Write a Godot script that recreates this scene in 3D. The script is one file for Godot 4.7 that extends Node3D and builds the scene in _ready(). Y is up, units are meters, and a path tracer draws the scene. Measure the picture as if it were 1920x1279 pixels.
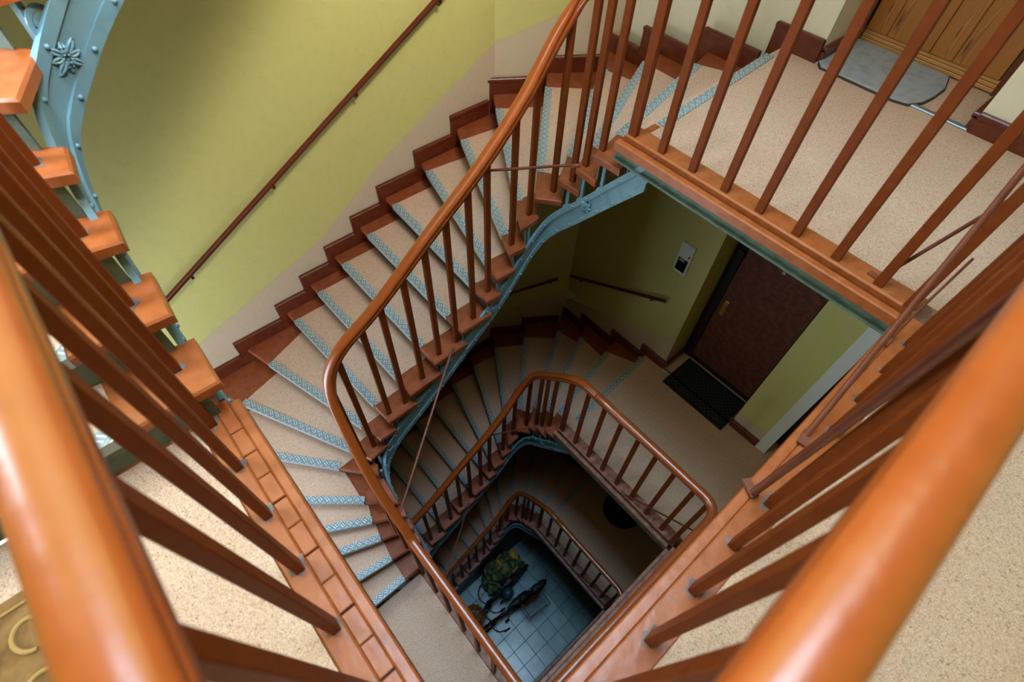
extends Node3D
# A stairwell seen from the top landing: winding steel-and-timber flights round an open well.

const RISE := 0.173143
const LU := 14.022      # landing above the camera
const LA := 10.386      # the camera's landing
const LB := 6.750
const LC := 3.114
const LD := 0.0         # tiled hall floor
const EYE := 12.086
const XW := -3.52       # left wall
const ZF := 1.6         # wall behind the camera
const XR := 1.75        # right wall
const ROOF := 17.3

var M := {}

func _ready():
	var cam := Camera3D.new()
	cam.name = "camera"
	add_child(cam)
	cam.transform = Transform3D(Basis(Vector3(0.6549876, 0.0308196, -0.7550108), Vector3(-0.6259016, 0.5819359, -0.5192280), Vector3(0.4233655, 0.8126504, 0.4004508)).orthonormalized(), Vector3(0, EYE, 0))
	cam.fov = 65.7626
	cam.near = 0.02
	var lens := CameraAttributesPhysical.new()
	lens.frustum_focal_length = 12.0 / tan(deg_to_rad(65.7626 / 2.0))
	lens.exposure_aperture = 2.6
	lens.frustum_focus_distance = 4.0
	lens.frustum_near = 0.02
	cam.attributes = lens
	cam.current = true
	var we := WorldEnvironment.new()
	we.name = "world_environment"
	var env := Environment.new()
	env.background_mode = Environment.BG_SKY
	var sky := Sky.new()
	var psm := ProceduralSkyMaterial.new()
	psm.sky_top_color = Color(0.62, 0.74, 0.9)
	psm.sky_horizon_color = Color(0.85, 0.9, 0.95)
	sky.sky_material = psm
	env.sky = sky
	env.tonemap_mode = Environment.TONE_MAPPER_LINEAR
	env.tonemap_exposure = 1.04
	env.sdfgi_enabled = true
	env.ssao_enabled = true
	env.ssil_enabled = true
	we.environment = env
	add_child(we)
	# daylight: a glazed roof light over the well, and a window on each storey in the wall behind the camera
	area("skylight_lamp", Vector3(-0.95, ROOF - 0.14, -1.1), Vector3(-90, 0, 0), Vector2(2.5, 2.7), Color(0.66, 0.85, 1.0), 52.0)
	area("side_window_lamp", Vector3(XR - 0.03, LU + 2.05, -1.4), Vector3(0, 90, 0), Vector2(1.5, 1.5), Color(1.0, 0.97, 0.92), 88.0)
	area("upper_window_lamp", Vector3(-2.35, LA + 2.0, ZF - 0.03), Vector3(0, 0, 0), Vector2(1.1, 1.7), Color(0.86, 0.94, 1.0), 11.0)
	area("lower_window_lamp", Vector3(-2.35, LB + 1.9, ZF - 0.03), Vector3(0, 0, 0), Vector2(1.1, 1.6), Color(0.85, 0.93, 1.0), 5.0)

	make_materials()
	room()
	landings()
	flight("stair_flight", LA, 1, 0.45, "flight of orange-ended steps climbing at the left above the camera's landing", 9)
	flight("stair_flight", LB, 1, 0.0, "large carpeted winding flight with blue steel stringer in the middle of the view", 20)
	flight("stair_flight", LC, 1, 0.0, "second flight down, half hidden under the large winding flight", 20)
	flight("stair_flight", LC - RISE * 21, 4, 0.0, "lowest dark flight rising beside the tiled hall floor", 20)
	balustrades()
	doors_and_mats()
	small_things()
	hall_things()

# ---------------------------------------------------------------- helpers
func area(called, at, turn, size, col, e):
	var l := AreaLight3D.new()
	l.name = called
	l.position = at
	l.rotation_degrees = turn
	l.area_size = size
	l.light_color = col
	l.light_energy = e
	l.area_normalize_energy = true
	l.shadow_enabled = true
	l.area_range = 40.0
	add_child(l)

func numbered(called) -> String:
	var n: String = called
	var k := 1
	while has_node(NodePath(n)):
		n = "%s_%03d" % [called, k]
		k += 1
	return n

func thing(called, label, category, at = Vector3.ZERO, turn = 0.0, group = ""):
	var o := Node3D.new()
	o.name = numbered(called)
	add_child(o)
	o.position = at
	o.rotation.y = turn
	o.set_meta("label", label)
	o.set_meta("category", category)
	if group:
		o.set_meta("group", group)
	return o

func struct(called, st, mat):
	var o = part(called, st, mat, self)
	o.set_meta("kind", "structure")
	return o

func base(called):
	var o := Node3D.new()
	o.name = numbered(called)
	add_child(o)
	o.set_meta("kind", "structure")
	return o

func part(called, st, mat, parent):
	var o := MeshInstance3D.new()
	o.name = numbered(called) if parent == self else called
	var me = st
	if st is SurfaceTool:
		st.generate_normals()
		me = st.commit()
	o.mesh = me
	o.material_override = mat
	o.cast_shadow = GeometryInstance3D.SHADOW_CASTING_SETTING_ON
	parent.add_child(o, true)
	return o

func S(smooth = false):
	var s := SurfaceTool.new()
	s.begin(Mesh.PRIMITIVE_TRIANGLES)
	s.set_smooth_group(0 if smooth else -1)
	return s

func tri(s, a: Vector3, b: Vector3, c: Vector3, out: Vector3):
	if (b - a).cross(c - a).dot(out) > 0.0:
		s.add_vertex(a); s.add_vertex(c); s.add_vertex(b)
	else:
		s.add_vertex(a); s.add_vertex(b); s.add_vertex(c)

func quad(s, a, b, c, d, out):
	tri(s, a, b, c, out)
	tri(s, a, c, d, out)

# polygon in plan (x, z), from y0 to y1, top edge chamfered by bev
func prism(s, pts: Array, y0: float, y1: float, bev := 0.0):
	var n := pts.size()
	var ar := 0.0
	for i in n:
		var p: Vector2 = pts[i]
		var q: Vector2 = pts[(i + 1) % n]
		ar += p.x * q.y - q.x * p.y
	var sg := 1.0 if ar > 0 else -1.0
	var top := []
	for i in n:
		var a: Vector2 = pts[(i + n - 1) % n]
		var b: Vector2 = pts[i]
		var c: Vector2 = pts[(i + 1) % n]
		var d1 := (b - a).normalized()
		var d2 := (c - b).normalized()
		var n1 := Vector2(-d1.y, d1.x) * sg
		var n2 := Vector2(-d2.y, d2.x) * sg
		var m := n1 + n2
		if m.length() < 0.3:
			m = n1
		else:
			m = m * (2.0 / m.length_squared())
		top.append(b + m * bev)
	var ps := PackedVector2Array(top)
	var ix := Geometry2D.triangulate_polygon(ps)
	for k in range(0, ix.size(), 3):
		var a := ps[ix[k]]
		var b := ps[ix[k + 1]]
		var c := ps[ix[k + 2]]
		tri(s, Vector3(a.x, y1, a.y), Vector3(b.x, y1, b.y), Vector3(c.x, y1, c.y), Vector3.UP)
		var a0: Vector2 = pts[ix[k]]
		var b0: Vector2 = pts[ix[k + 1]]
		var c0: Vector2 = pts[ix[k + 2]]
		tri(s, Vector3(a0.x, y0, a0.y), Vector3(b0.x, y0, b0.y), Vector3(c0.x, y0, c0.y), Vector3.DOWN)
	for i in n:
		var p: Vector2 = pts[i]
		var q: Vector2 = pts[(i + 1) % n]
		var d := (q - p).normalized()
		var o := Vector3(d.y, 0, -d.x) * sg
		var pt: Vector2 = top[i]
		var qt: Vector2 = top[(i + 1) % n]
		var yb := y1 - bev
		quad(s, Vector3(p.x, y0, p.y), Vector3(q.x, y0, q.y), Vector3(q.x, yb, q.y), Vector3(p.x, yb, p.y), o)
		if bev > 0.0:
			quad(s, Vector3(p.x, yb, p.y), Vector3(q.x, yb, q.y), Vector3(qt.x, y1, qt.y), Vector3(pt.x, y1, pt.y), o + Vector3.UP)

func rect(x0, x1, z0, z1) -> Array:
	return [Vector2(x0, z0), Vector2(x1, z0), Vector2(x1, z1), Vector2(x0, z1)]

func box(s, x0, x1, y0, y1, z0, z1, bev := 0.0):
	prism(s, rect(x0, x1, z0, z1), y0, y1, bev)

# bar between two points, section spanned by full-width vectors w and h
func bar(s, a: Vector3, b: Vector3, w: Vector3, h: Vector3):
	var c := []
	for p in [a, b]:
		c.append(p - w / 2 - h / 2); c.append(p + w / 2 - h / 2); c.append(p + w / 2 + h / 2); c.append(p - w / 2 + h / 2)
	var d := (b - a)
	quad(s, c[0], c[1], c[2], c[3], -d)
	quad(s, c[4], c[5], c[6], c[7], d)
	quad(s, c[0], c[1], c[5], c[4], -h)
	quad(s, c[3], c[2], c[6], c[7], h)
	quad(s, c[0], c[3], c[7], c[4], -w)
	quad(s, c[1], c[2], c[6], c[5], w)

# closed profile (u sideways, v up) swept along a path
func sweep(s, path: Array, prof: Array, caps := true, up := Vector3.UP):
	var rings := []
	var n := path.size()
	for i in n:
		var t: Vector3 = (path[min(i + 1, n - 1)] - path[max(i - 1, 0)]).normalized()
		var side := t.cross(up)
		if side.length() < 0.01:
			side = t.cross(Vector3(0.3, 0.2, 1))
		side = side.normalized()
		var v := side.cross(t).normalized()
		var ring := []
		for p in prof:
			ring.append(path[i] + side * p.x + v * p.y)
		rings.append(ring)
	var m := prof.size()
	for i in n - 1:
		var cen: Vector3 = (path[i] + path[i + 1]) / 2
		for k in m:
			var k2 := (k + 1) % m
			var a: Vector3 = rings[i][k]
			var b: Vector3 = rings[i][k2]
			var c: Vector3 = rings[i + 1][k2]
			var d: Vector3 = rings[i + 1][k]
			# outward from the winding of the profile (counter-clockwise in u, v)
			var tt: Vector3 = path[i + 1] - path[i]
			quad(s, a, b, c, d, (b - a).cross(tt) if (b - a).length() > 1e-6 else a - cen)
	if caps:
		for e in [0, n - 1]:
			var o: Vector3 = (path[0] - path[1]) if e == 0 else (path[n - 1] - path[n - 2])
			for k in range(1, m - 1):
				tri(s, rings[e][0], rings[e][k], rings[e][k + 1], o)

func circle(r: float, n := 10, ry := -1.0) -> Array:
	var a := []
	for i in n:
		var t := TAU * i / n
		a.append(Vector2(cos(t) * r, sin(t) * (ry if ry > 0 else r)))
	return a

func tube(s, path, r, n := 8):
	sweep(s, path, circle(r, n))

func chaikin(p: Array, times := 2) -> Array:
	for t in times:
		var q := [p[0]]
		for i in p.size() - 1:
			q.append(p[i].lerp(p[i + 1], 0.25))
			q.append(p[i].lerp(p[i + 1], 0.75))
		q.append(p[p.size() - 1])
		p = q
	return p

func mat(col: Color, rough := 0.5, metal := 0.0) -> StandardMaterial3D:
	var m := StandardMaterial3D.new()
	m.albedo_color = col
	m.roughness = rough
	m.metallic = metal
	return m

func noise_tex(freq: float, ramp: Array, size := 512, kind := FastNoiseLite.TYPE_SIMPLEX_SMOOTH, normal := false, oct := 3, sd := 7) -> NoiseTexture2D:
	var f := FastNoiseLite.new()
	f.seed = sd
	f.noise_type = kind
	f.frequency = freq
	f.fractal_octaves = oct
	var t := NoiseTexture2D.new()
	t.width = size
	t.height = size
	t.seamless = true
	t.noise = f
	if normal:
		t.as_normal_map = true
		t.bump_strength = 4.0
	elif ramp:
		var g := Gradient.new()
		g.offsets = PackedFloat32Array(ramp[0])
		g.colors = PackedColorArray(ramp[1])
		t.color_ramp = g
	return t

func tri_map(m: StandardMaterial3D, scale: float, world := true):
	m.uv1_triplanar = true
	m.uv1_world_triplanar = world
	m.uv1_scale = Vector3.ONE * scale

func painted(col: Color, rough: float, wear := 0.12) -> StandardMaterial3D:
	var m := mat(Color.WHITE, rough)
	var lo := col.darkened(wear)
	var hi := col.lightened(wear * 0.5)
	m.albedo_texture = noise_tex(0.02, [[0.0, 0.45, 1.0], [lo, col, hi]], 256)
	m.normal_enabled = true
	m.normal_texture = M.soft_bump
	m.normal_scale = 0.12
	tri_map(m, 2.0)
	return m

func speckle(base_col: Color, dark: Color, light: Color, sd: int) -> ImageTexture:
	var rng := RandomNumberGenerator.new()
	rng.seed = sd
	var n := 512
	var im := Image.create(n, n, true, Image.FORMAT_RGB8)
	for y in n:
		for x in n:
			var k := rng.randf()
			var c := base_col.lerp(dark, rng.randf() * 0.16)
			if k < 0.10:
				c = base_col.lerp(dark, 0.35 + 0.5 * rng.randf())
			elif k < 0.28:
				c = base_col.lerp(light, rng.randf())
			im.set_pixel(x, y, c)
	# little clumps
	for i in 3000:
		var c2 := base_col.lerp(dark, 0.3 + 0.5 * rng.randf())
		im.fill_rect(Rect2i(rng.randi() % n, rng.randi() % n, 1 + rng.randi() % 3, 1 + rng.randi() % 2), c2)
	im.generate_mipmaps()
	return ImageTexture.create_from_image(im)

func plate_images():
	var n := 128
	var im := Image.create(n, n, true, Image.FORMAT_RGB8)
	var hm := Image.create(n, n, false, Image.FORMAT_RGB8)
	for y in n:
		for x in n:
			# two diamonds per tile, each filled with bars that run at right angles
			var u := (x + y) / float(n) * 2.0
			var v := (x - y + n) / float(n) * 2.0
			var iu := int(floor(u))
			var iv := int(floor(v))
			var fu := u - iu
			var fv := v - iv
			var flip := (iu + iv) % 2 == 0
			var a := fu if flip else fv
			var b := fv if flip else fu
			var h := 0.0
			if b > 0.12 and b < 0.88 and a > 0.06 and a < 0.94:
				h = clamp(sin(a * TAU * 2.5 - 1.57) * 1.4, 0.0, 1.0)
			var c := 0.62 + 0.33 * h
			im.set_pixel(x, y, Color(c * 0.96, c * 0.99, c))
			hm.set_pixel(x, y, Color(h, h, h))
	im.generate_mipmaps()
	hm.bump_map_to_normal_map(3.0)
	hm.generate_mipmaps()
	return [ImageTexture.create_from_image(im), ImageTexture.create_from_image(hm)]

func make_materials():
	M.soft_bump = noise_tex(0.03, [], 256, FastNoiseLite.TYPE_SIMPLEX_SMOOTH, true, 4, 3)
	M.plaster_bump = noise_tex(0.06, [], 512, FastNoiseLite.TYPE_SIMPLEX_SMOOTH, true, 5, 11)
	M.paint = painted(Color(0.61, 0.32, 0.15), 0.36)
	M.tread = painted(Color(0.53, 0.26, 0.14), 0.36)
	M.paint_worn = painted(Color(0.55, 0.34, 0.25), 0.5, 0.35)
	M.rail = painted(Color(0.61, 0.285, 0.10), 0.3, 0.06)
	M.rail.clearcoat_enabled = true
	M.rail.clearcoat = 0.35
	M.rail.clearcoat_roughness = 0.25
	M.baluster = painted(Color(0.44, 0.20, 0.065), 0.5, 0.06)
	M.baluster.metallic_specular = 0.25
	M.skirting = painted(Color(0.37, 0.14, 0.06), 0.33)
	M.steel = painted(Color(0.39, 0.53, 0.59), 0.42, 0.08)
	M.steel_dull = painted(Color(0.33, 0.40, 0.36), 0.55, 0.2)
	M.chipped = painted(Color(0.42, 0.35, 0.32), 0.6, 0.35)
	M.rod = painted(Color(0.43, 0.21, 0.13), 0.45)
	M.yellow = painted(Color(0.76, 0.735, 0.46), 0.55, 0.03)
	M.yellow.normal_texture = M.plaster_bump
	M.dado = painted(Color(0.76, 0.68, 0.58), 0.5, 0.03)
	M.cream = painted(Color(0.86, 0.83, 0.76), 0.5, 0.03)
	M.white = mat(Color(0.85, 0.86, 0.84), 0.4)
	M.ceiling = mat(Color(0.85, 0.84, 0.8), 0.8)
	var cp := mat(Color.WHITE, 0.55)
	cp.albedo_texture = speckle(Color(0.80, 0.66, 0.56), Color(0.50, 0.35, 0.27), Color(0.92, 0.83, 0.75), 5)
	tri_map(cp, 0.9)
	M.carpet = cp
	var pi = plate_images()
	var pl := mat(Color(0.9, 0.95, 0.97), 0.36, 0.3)
	pl.albedo_texture = pi[0]
	pl.normal_enabled = true
	pl.normal_texture = pi[1]
	pl.normal_scale = 0.6
	M.plate = pl
	M.alu = mat(Color(0.62, 0.66, 0.68), 0.45, 0.2)
	M.chrome = mat(Color(0.6, 0.63, 0.66), 0.5, 0.8)
	M.brass = mat(Color(0.75, 0.6, 0.3), 0.3, 0.9)
	M.black = mat(Color(0.03, 0.03, 0.035), 0.5)
	M.rubber = mat(Color(0.05, 0.06, 0.055), 0.7)
	M.round_mat = mat(Color(0.14, 0.11, 0.10), 0.85)
	M.lattice = mat(Color(0.22, 0.26, 0.26), 0.6)
	M.tile = []
	for k in 4:
		var t := mat(Color.WHITE, 0.25)
		var b: Color = [Color(0.44, 0.58, 0.61), Color(0.48, 0.61, 0.63), Color(0.41, 0.56, 0.60), Color(0.46, 0.59, 0.60)][k]
		t.albedo_texture = noise_tex(0.015, [[0.0, 0.5, 1.0], [b.darkened(0.1), b, b.lightened(0.1)]], 128, FastNoiseLite.TYPE_SIMPLEX_SMOOTH, false, 4, 20 + k)
		tri_map(t, 1.2)
		M.tile.append(t)
	M.grout = mat(Color(0.20, 0.23, 0.24), 0.8)
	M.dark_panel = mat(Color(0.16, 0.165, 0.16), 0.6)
	M.brown_door = painted(Color(0.36, 0.18, 0.10), 0.5, 0.2)
	M.dark_frame = mat(Color(0.09, 0.035, 0.035), 0.5)
	M.pine = []
	for k in 3:
		M.pine.append(pine(40 + k))
	M.pine_trim = mat(Color(0.72, 0.5, 0.28), 0.45)
	M.mat_grey = painted(Color(0.60, 0.60, 0.62), 0.95, 0.12)
	M.mat_edge = mat(Color(0.25, 0.21, 0.17), 0.9)
	M.mat_gold = painted(Color(0.50, 0.36, 0.19), 0.95, 0.3)
	M.mat_gold_light = mat(Color(0.68, 0.53, 0.31), 0.95)
	M.glow = mat(Color(0.9, 0.95, 1.0), 0.4)
	M.glow.emission_enabled = true
	M.glow.emission = Color(0.93, 0.97, 1.0)
	M.glow.emission_energy_multiplier = 1.5
	M.smoke_glass = mat(Color(0.10, 0.11, 0.11), 0.15)
	M.wicker = painted(Color(0.62, 0.34, 0.13), 0.7, 0.4)
	M.red = mat(Color(0.32, 0.06, 0.05), 0.35)
	M.grey_frame = mat(Color(0.12, 0.13, 0.15), 0.4)
	M.helmet = mat(Color(0.14, 0.22, 0.30), 0.4)
	M.wire = mat(Color(0.12, 0.15, 0.13), 0.5, 0.3)
	M.mustard = painted(Color(0.62, 0.47, 0.09), 0.9, 0.3)
	var cm := mat(Color.WHITE, 0.95)
	cm.albedo_texture = noise_tex(0.022, [[0.0, 0.38, 0.39, 0.55, 0.56, 0.68, 0.69], [Color(0.09, 0.10, 0.06), Color(0.09, 0.10, 0.06), Color(0.22, 0.30, 0.17), Color(0.22, 0.30, 0.17), Color(0.40, 0.46, 0.29), Color(0.40, 0.46, 0.29), Color(0.50, 0.42, 0.22)]], 256, FastNoiseLite.TYPE_SIMPLEX_SMOOTH, false, 2, 5)
	tri_map(cm, 1.3)
	M.camo = cm

func pine(sd: int) -> StandardMaterial3D:
	var rng := RandomNumberGenerator.new()
	rng.seed = sd
	var f := FastNoiseLite.new()
	f.seed = sd
	f.frequency = 0.012
	var w := 128
	var h := 512
	var im := Image.create(w, h, true, Image.FORMAT_RGB8)
	var knots := []
	for k in 4:
		knots.append(Vector3(rng.randf() * w, rng.randf() * h, 5 + rng.randf() * 5))
	for y in h:
		for x in w:
			var bend := 0.0
			var kn := 0.0
			for q in knots:
				var d := Vector2((x - q.x), (y - q.y) * 0.45).length()
				bend += 26.0 * exp(-d * d / (q.z * q.z * 9.0))
				kn = max(kn, exp(-d * d / (q.z * q.z * 0.35)))
			var g := 0.5 + 0.5 * sin((x + bend + 18.0 * f.get_noise_2d(x * 0.6, y * 0.16)) * 0.55)
			g = pow(g, 2.0) * 0.75 + 0.25 * rng.randf()
			var c := Color(0.70, 0.46, 0.22).lerp(Color(0.48, 0.27, 0.11), g * 0.75)
			c = c.lerp(Color(0.22, 0.12, 0.06), kn * 0.85)
			im.set_pixel(x, y, c)
	im.generate_mipmaps()
	var m := mat(Color.WHITE, 0.35)
	m.albedo_texture = ImageTexture.create_from_image(im)
	return m

# ---------------------------------------------------------------- room
func wallbox(s, x0, x1, y0, y1, z0, z1):
	if x1 > x0 and y1 > y0 and z1 > z0:
		box(s, x0, x1, y0, y1, z0, z1)

func back_z(lv) -> float:
	return -3.87 if lv >= LA - 0.01 else -3.78

func door_z(lv) -> float:
	return -4.42 if lv >= LA - 0.01 else -4.18

func room():
	# left wall and its painted dado
	var s = S()
	box(s, XW - 0.25, XW, -0.2, ROOF, -3.05, ZF + 0.25)
	struct("wall_left", s, M.yellow)
	var wl = get_node("wall_left")
	for lv in [LA, LB, LC, LD - 0.522]:
		var line := [Vector2(1.6, 0.55), Vector2(1.0, 1.05), Vector2(0.22, 1.70), Vector2(-1.014, 2.13), Vector2(-1.756, 2.62), Vector2(-2.501, 2.985), Vector2(-2.95, 3.205)]
		var sh: float = 0.36 if lv == LA else 0.0
		s = S()
		for i in line.size() - 1:
			var p: Vector2 = line[i]
			var q: Vector2 = line[i + 1]
			var yl: float = lv + max(0.0, p.y - 0.95)
			var yl2: float = lv + max(0.0, q.y - 0.95)
			quad(s, Vector3(XW + 0.003, yl, p.x), Vector3(XW + 0.003, yl2, q.x), Vector3(XW + 0.003, lv + q.y - sh * (2.95 + q.x) / 4, q.x), Vector3(XW + 0.003, lv + p.y - sh * (2.95 + p.x) / 4, p.x), Vector3.RIGHT)
		part("painted_dado", s, M.dado, wl)
	# chamfered corner
	s = S()
	prism(s, [Vector2(XW, -2.95), Vector2(-2.9, -3.87), Vector2(-2.9, -4.3), Vector2(XW - 0.25, -4.3), Vector2(XW - 0.25, -2.95)], -0.2, ROOF)
	var wc = struct("wall_corner", s, M.yellow)
	for lv in [LA, LB, LC, LD - 0.522]:
		s = S()
		var o := Vector3(0.0036, 0, 0.0024)
		quad(s, Vector3(XW, lv + 2.3, -2.95) + o, Vector3(-2.9, lv + 2.7, -3.86) + o, Vector3(-2.9, lv + 3.63, -3.86) + o, Vector3(XW, lv + 3.205, -2.95) + o, Vector3(1, 0, 0.7))
		part("painted_dado", s, M.dado, wc)
	# wall behind the platforms, one piece for each storey, with its two doors
	var tops := {LU: ROOF, LA: LU, LB: LA, LC: LB, LD: LC}
	for lv in [LU, LA, LB, LC, LD]:
		var zb := back_z(lv)
		var zd := door_z(lv)
		var xa := -1.315
		var xb := -0.33
		var yt: float = tops[lv]
		var dt: float = lv + 2.25
		s = S()
		wallbox(s, -2.95, xa, lv - (0.2 if lv == LA else 0.0), lv + 2.85, zb - 0.9, zb)
		wallbox(s, -2.95, xa, lv + 2.85, yt - 0.19, zb - 0.9, back_z(yt))
		wallbox(s, xa, xb, dt, yt - 0.19, zb - 0.9, zb)
		wallbox(s, xa, xb, lv - 0.17, yt - 0.19, zd - 0.4, zd - 0.06)
		wallbox(s, xb, 0.13, lv - 0.17, yt - 0.19, zb - 0.9, zb)
		wallbox(s, 0.13, 1.05, lv + 2.2, yt - 0.19, zb - 0.9, zb)
		wallbox(s, 0.13, 1.05, lv, lv + 2.2, zb - 0.9, zb - 0.28)
		wallbox(s, 1.05, XR + 0.25, lv - 0.17, yt - 0.19, zb - 0.9, zb)
		var wb = struct("wall_back", s, M.yellow)
		if lv < LU:
			s = S()
			var e := 0.003
			# dado: sloping with the stair, then level
			var m: Material = M.cream if lv == LA else M.dado
			var P := [Vector2(-2.9, -0.15), Vector2(-1.994, 0.218), Vector2(xa, 0.56)]
			for i in 2:
				quad(s, Vector3(P[i].x, lv + P[i].y - 0.8, zb + e), Vector3(P[i + 1].x, lv + P[i + 1].y - 0.8, zb + e), Vector3(P[i + 1].x, lv + P[i + 1].y + (0.9 if lv == LA else 0.0), zb + e), Vector3(P[i].x, lv + P[i].y + (0.9 if lv == LA else 0.0), zb + e), Vector3.BACK)
			var h := 1.3 if lv == LA else 0.29
			quad(s, Vector3(xb, lv, zb + e), Vector3(0.02, lv, zb + e), Vector3(0.02, lv + h, zb + e), Vector3(xb, lv + h, zb + e), Vector3.BACK)
			quad(s, Vector3(xa + e, lv, zb), Vector3(xa + e, lv, zd), Vector3(xa + e, lv + h, zd), Vector3(xa + e, lv + h, zb), Vector3.RIGHT)
			quad(s, Vector3(xb - e, lv, zb), Vector3(xb - e, lv, zd), Vector3(xb - e, lv + h, zd), Vector3(xb - e, lv + h, zb), Vector3.LEFT)
			part("painted_dado", s, m, wb)
			if lv > LD:
				# white casing and dark door further right
				s = S()
				box(s, 0.015, 0.13, lv, lv + 2.3, zb, zb + 0.02, 0.004)
				part("door_casing", s, M.white, wb)
				s = S()
				box(s, 0.13, 1.05, lv, lv + 2.2, zb - 0.28, zb - 0.2)
				struct("door_3", s, M.dark_frame)
	# remaining shell
	s = S()
	box(s, XR, XR + 0.25, -0.2, LU + 1.0, -4.8, ZF + 0.25)
	box(s, XR, XR + 0.25, LU + 2.9, ROOF, -4.8, ZF + 0.25)
	box(s, XR, XR + 0.25, LU + 1.0, LU + 2.9, -4.8, -2.2)
	box(s, XR, XR + 0.25, LU + 1.0, LU + 2.9, -0.6, ZF + 0.25)
	struct("wall_right", s, M.yellow)
	var wr = base("window_4")
	s = S()
	box(s, XR + 0.12, XR + 0.14, LU + 1.0, LU + 2.9, -2.2, -0.6)
	part("pane", s, M.glow, wr)
	s = S()
	for k in 3:
		box(s, XR + 0.08, XR + 0.12, LU + 1.0, LU + 2.9, -2.2 + 0.77 * k, -2.14 + 0.77 * k)
	part("window_frame", s, M.white, wr)
	s = S()
	var wx0 := -2.95
	var wx1 := -1.75
	box(s, XW - 0.25, wx0, -0.2, ROOF, ZF, ZF + 0.25)
	box(s, wx1, XR + 0.25, -0.2, ROOF, ZF, ZF + 0.25)
	var ys := [-0.2, LB + 1.0, LB + 2.8, LA + 1.1, LA + 2.9, ROOF]
	for k in [0, 2, 4]:
		box(s, wx0, wx1, ys[k], ys[k + 1], ZF, ZF + 0.25)
	struct("wall_front", s, M.yellow)
	var n := 1
	for k in [1, 3]:
		var w = base("window_%d" % n)
		n += 1
		s = S()
		box(s, wx0, wx1, ys[k], ys[k + 1], ZF + 0.12, ZF + 0.14)
		part("pane", s, M.glow, w)
		s = S()
		for b in [[wx0, wx0 + 0.06], [-2.38, -2.32], [wx1 - 0.06, wx1]]:
			box(s, b[0], b[1], ys[k], ys[k + 1], ZF + 0.08, ZF + 0.12)
		part("window_frame", s, M.white, w)
	# roof with the skylight opening
	s = S()
	box(s, XW - 0.25, XR + 0.25, ROOF, ROOF + 0.25, -4.8, -2.5)
	box(s, XW - 0.25, XR + 0.25, ROOF, ROOF + 0.25, 0.3, ZF + 0.25)
	box(s, XW - 0.25, -2.25, ROOF, ROOF + 0.25, -2.5, 0.3)
	box(s, 0.35, XR + 0.25, ROOF, ROOF + 0.25, -2.5, 0.3)
	struct("ceiling", s, M.ceiling)
	var w = base("window_%d" % n)
	s = S()
	box(s, -2.25, 0.35, ROOF + 0.02, ROOF + 0.04, -2.5, 0.3)
	part("pane", s, M.glow, w)
	s = S()
	for k in 4:
		var x := -2.25 + 2.6 * k / 3.0
		box(s, x - 0.025, x + 0.025, ROOF - 0.03, ROOF + 0.02, -2.5, 0.3)
	part("glazing_bar", s, M.white, w)
	# hall floor: grout bed and square tiles
	var fl = base("floor")
	s = S()
	box(s, XW, XR, -0.3, -0.004, -4.8, ZF)
	part("grout_bed", s, M.grout, fl)
	var ts := 0.3052
	var tx := -0.8429
	var tz := -1.0175
	s = S()
	box(s, -ts / 2 + 0.003, ts / 2 - 0.003, -0.012, 0.0, -ts / 2 + 0.003, ts / 2 - 0.003, 0.003)
	s.generate_normals()
	var tm = s.commit()
	var rng := RandomNumberGenerator.new()
	rng.seed = 3
	for i in range(-4, 8):
		for j in range(-4, 9):
			var t = part("tile", tm, M.tile[rng.randi() % 4], fl)
			t.position = Vector3(tx + ts * (i + 0.5), rng.randf() * 0.0008, tz - ts * (j + 0.5) + ts)
	# closed side panel below the lowest flight
	s = S()
	var pts := [Vector3(-2.06, 0, -0.25), Vector3(-2.06, 0, -2.35), Vector3(-2.06, 1.95, -2.35), Vector3(-2.06, 0.15, -0.25)]
	quad(s, pts[0], pts[1], pts[2], pts[3], Vector3.RIGHT)
	quad(s, pts[0] + Vector3(-0.05, 0, 0), pts[1] + Vector3(-0.05, 0, 0), pts[2] + Vector3(-0.05, 0, 0), pts[3] + Vector3(-0.05, 0, 0), Vector3.LEFT)
	quad(s, pts[0], pts[3], pts[3] + Vector3(-0.05, 0, 0), pts[0] + Vector3(-0.05, 0, 0), Vector3.BACK)
	struct("wall_understair", s, M.dark_panel)

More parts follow.
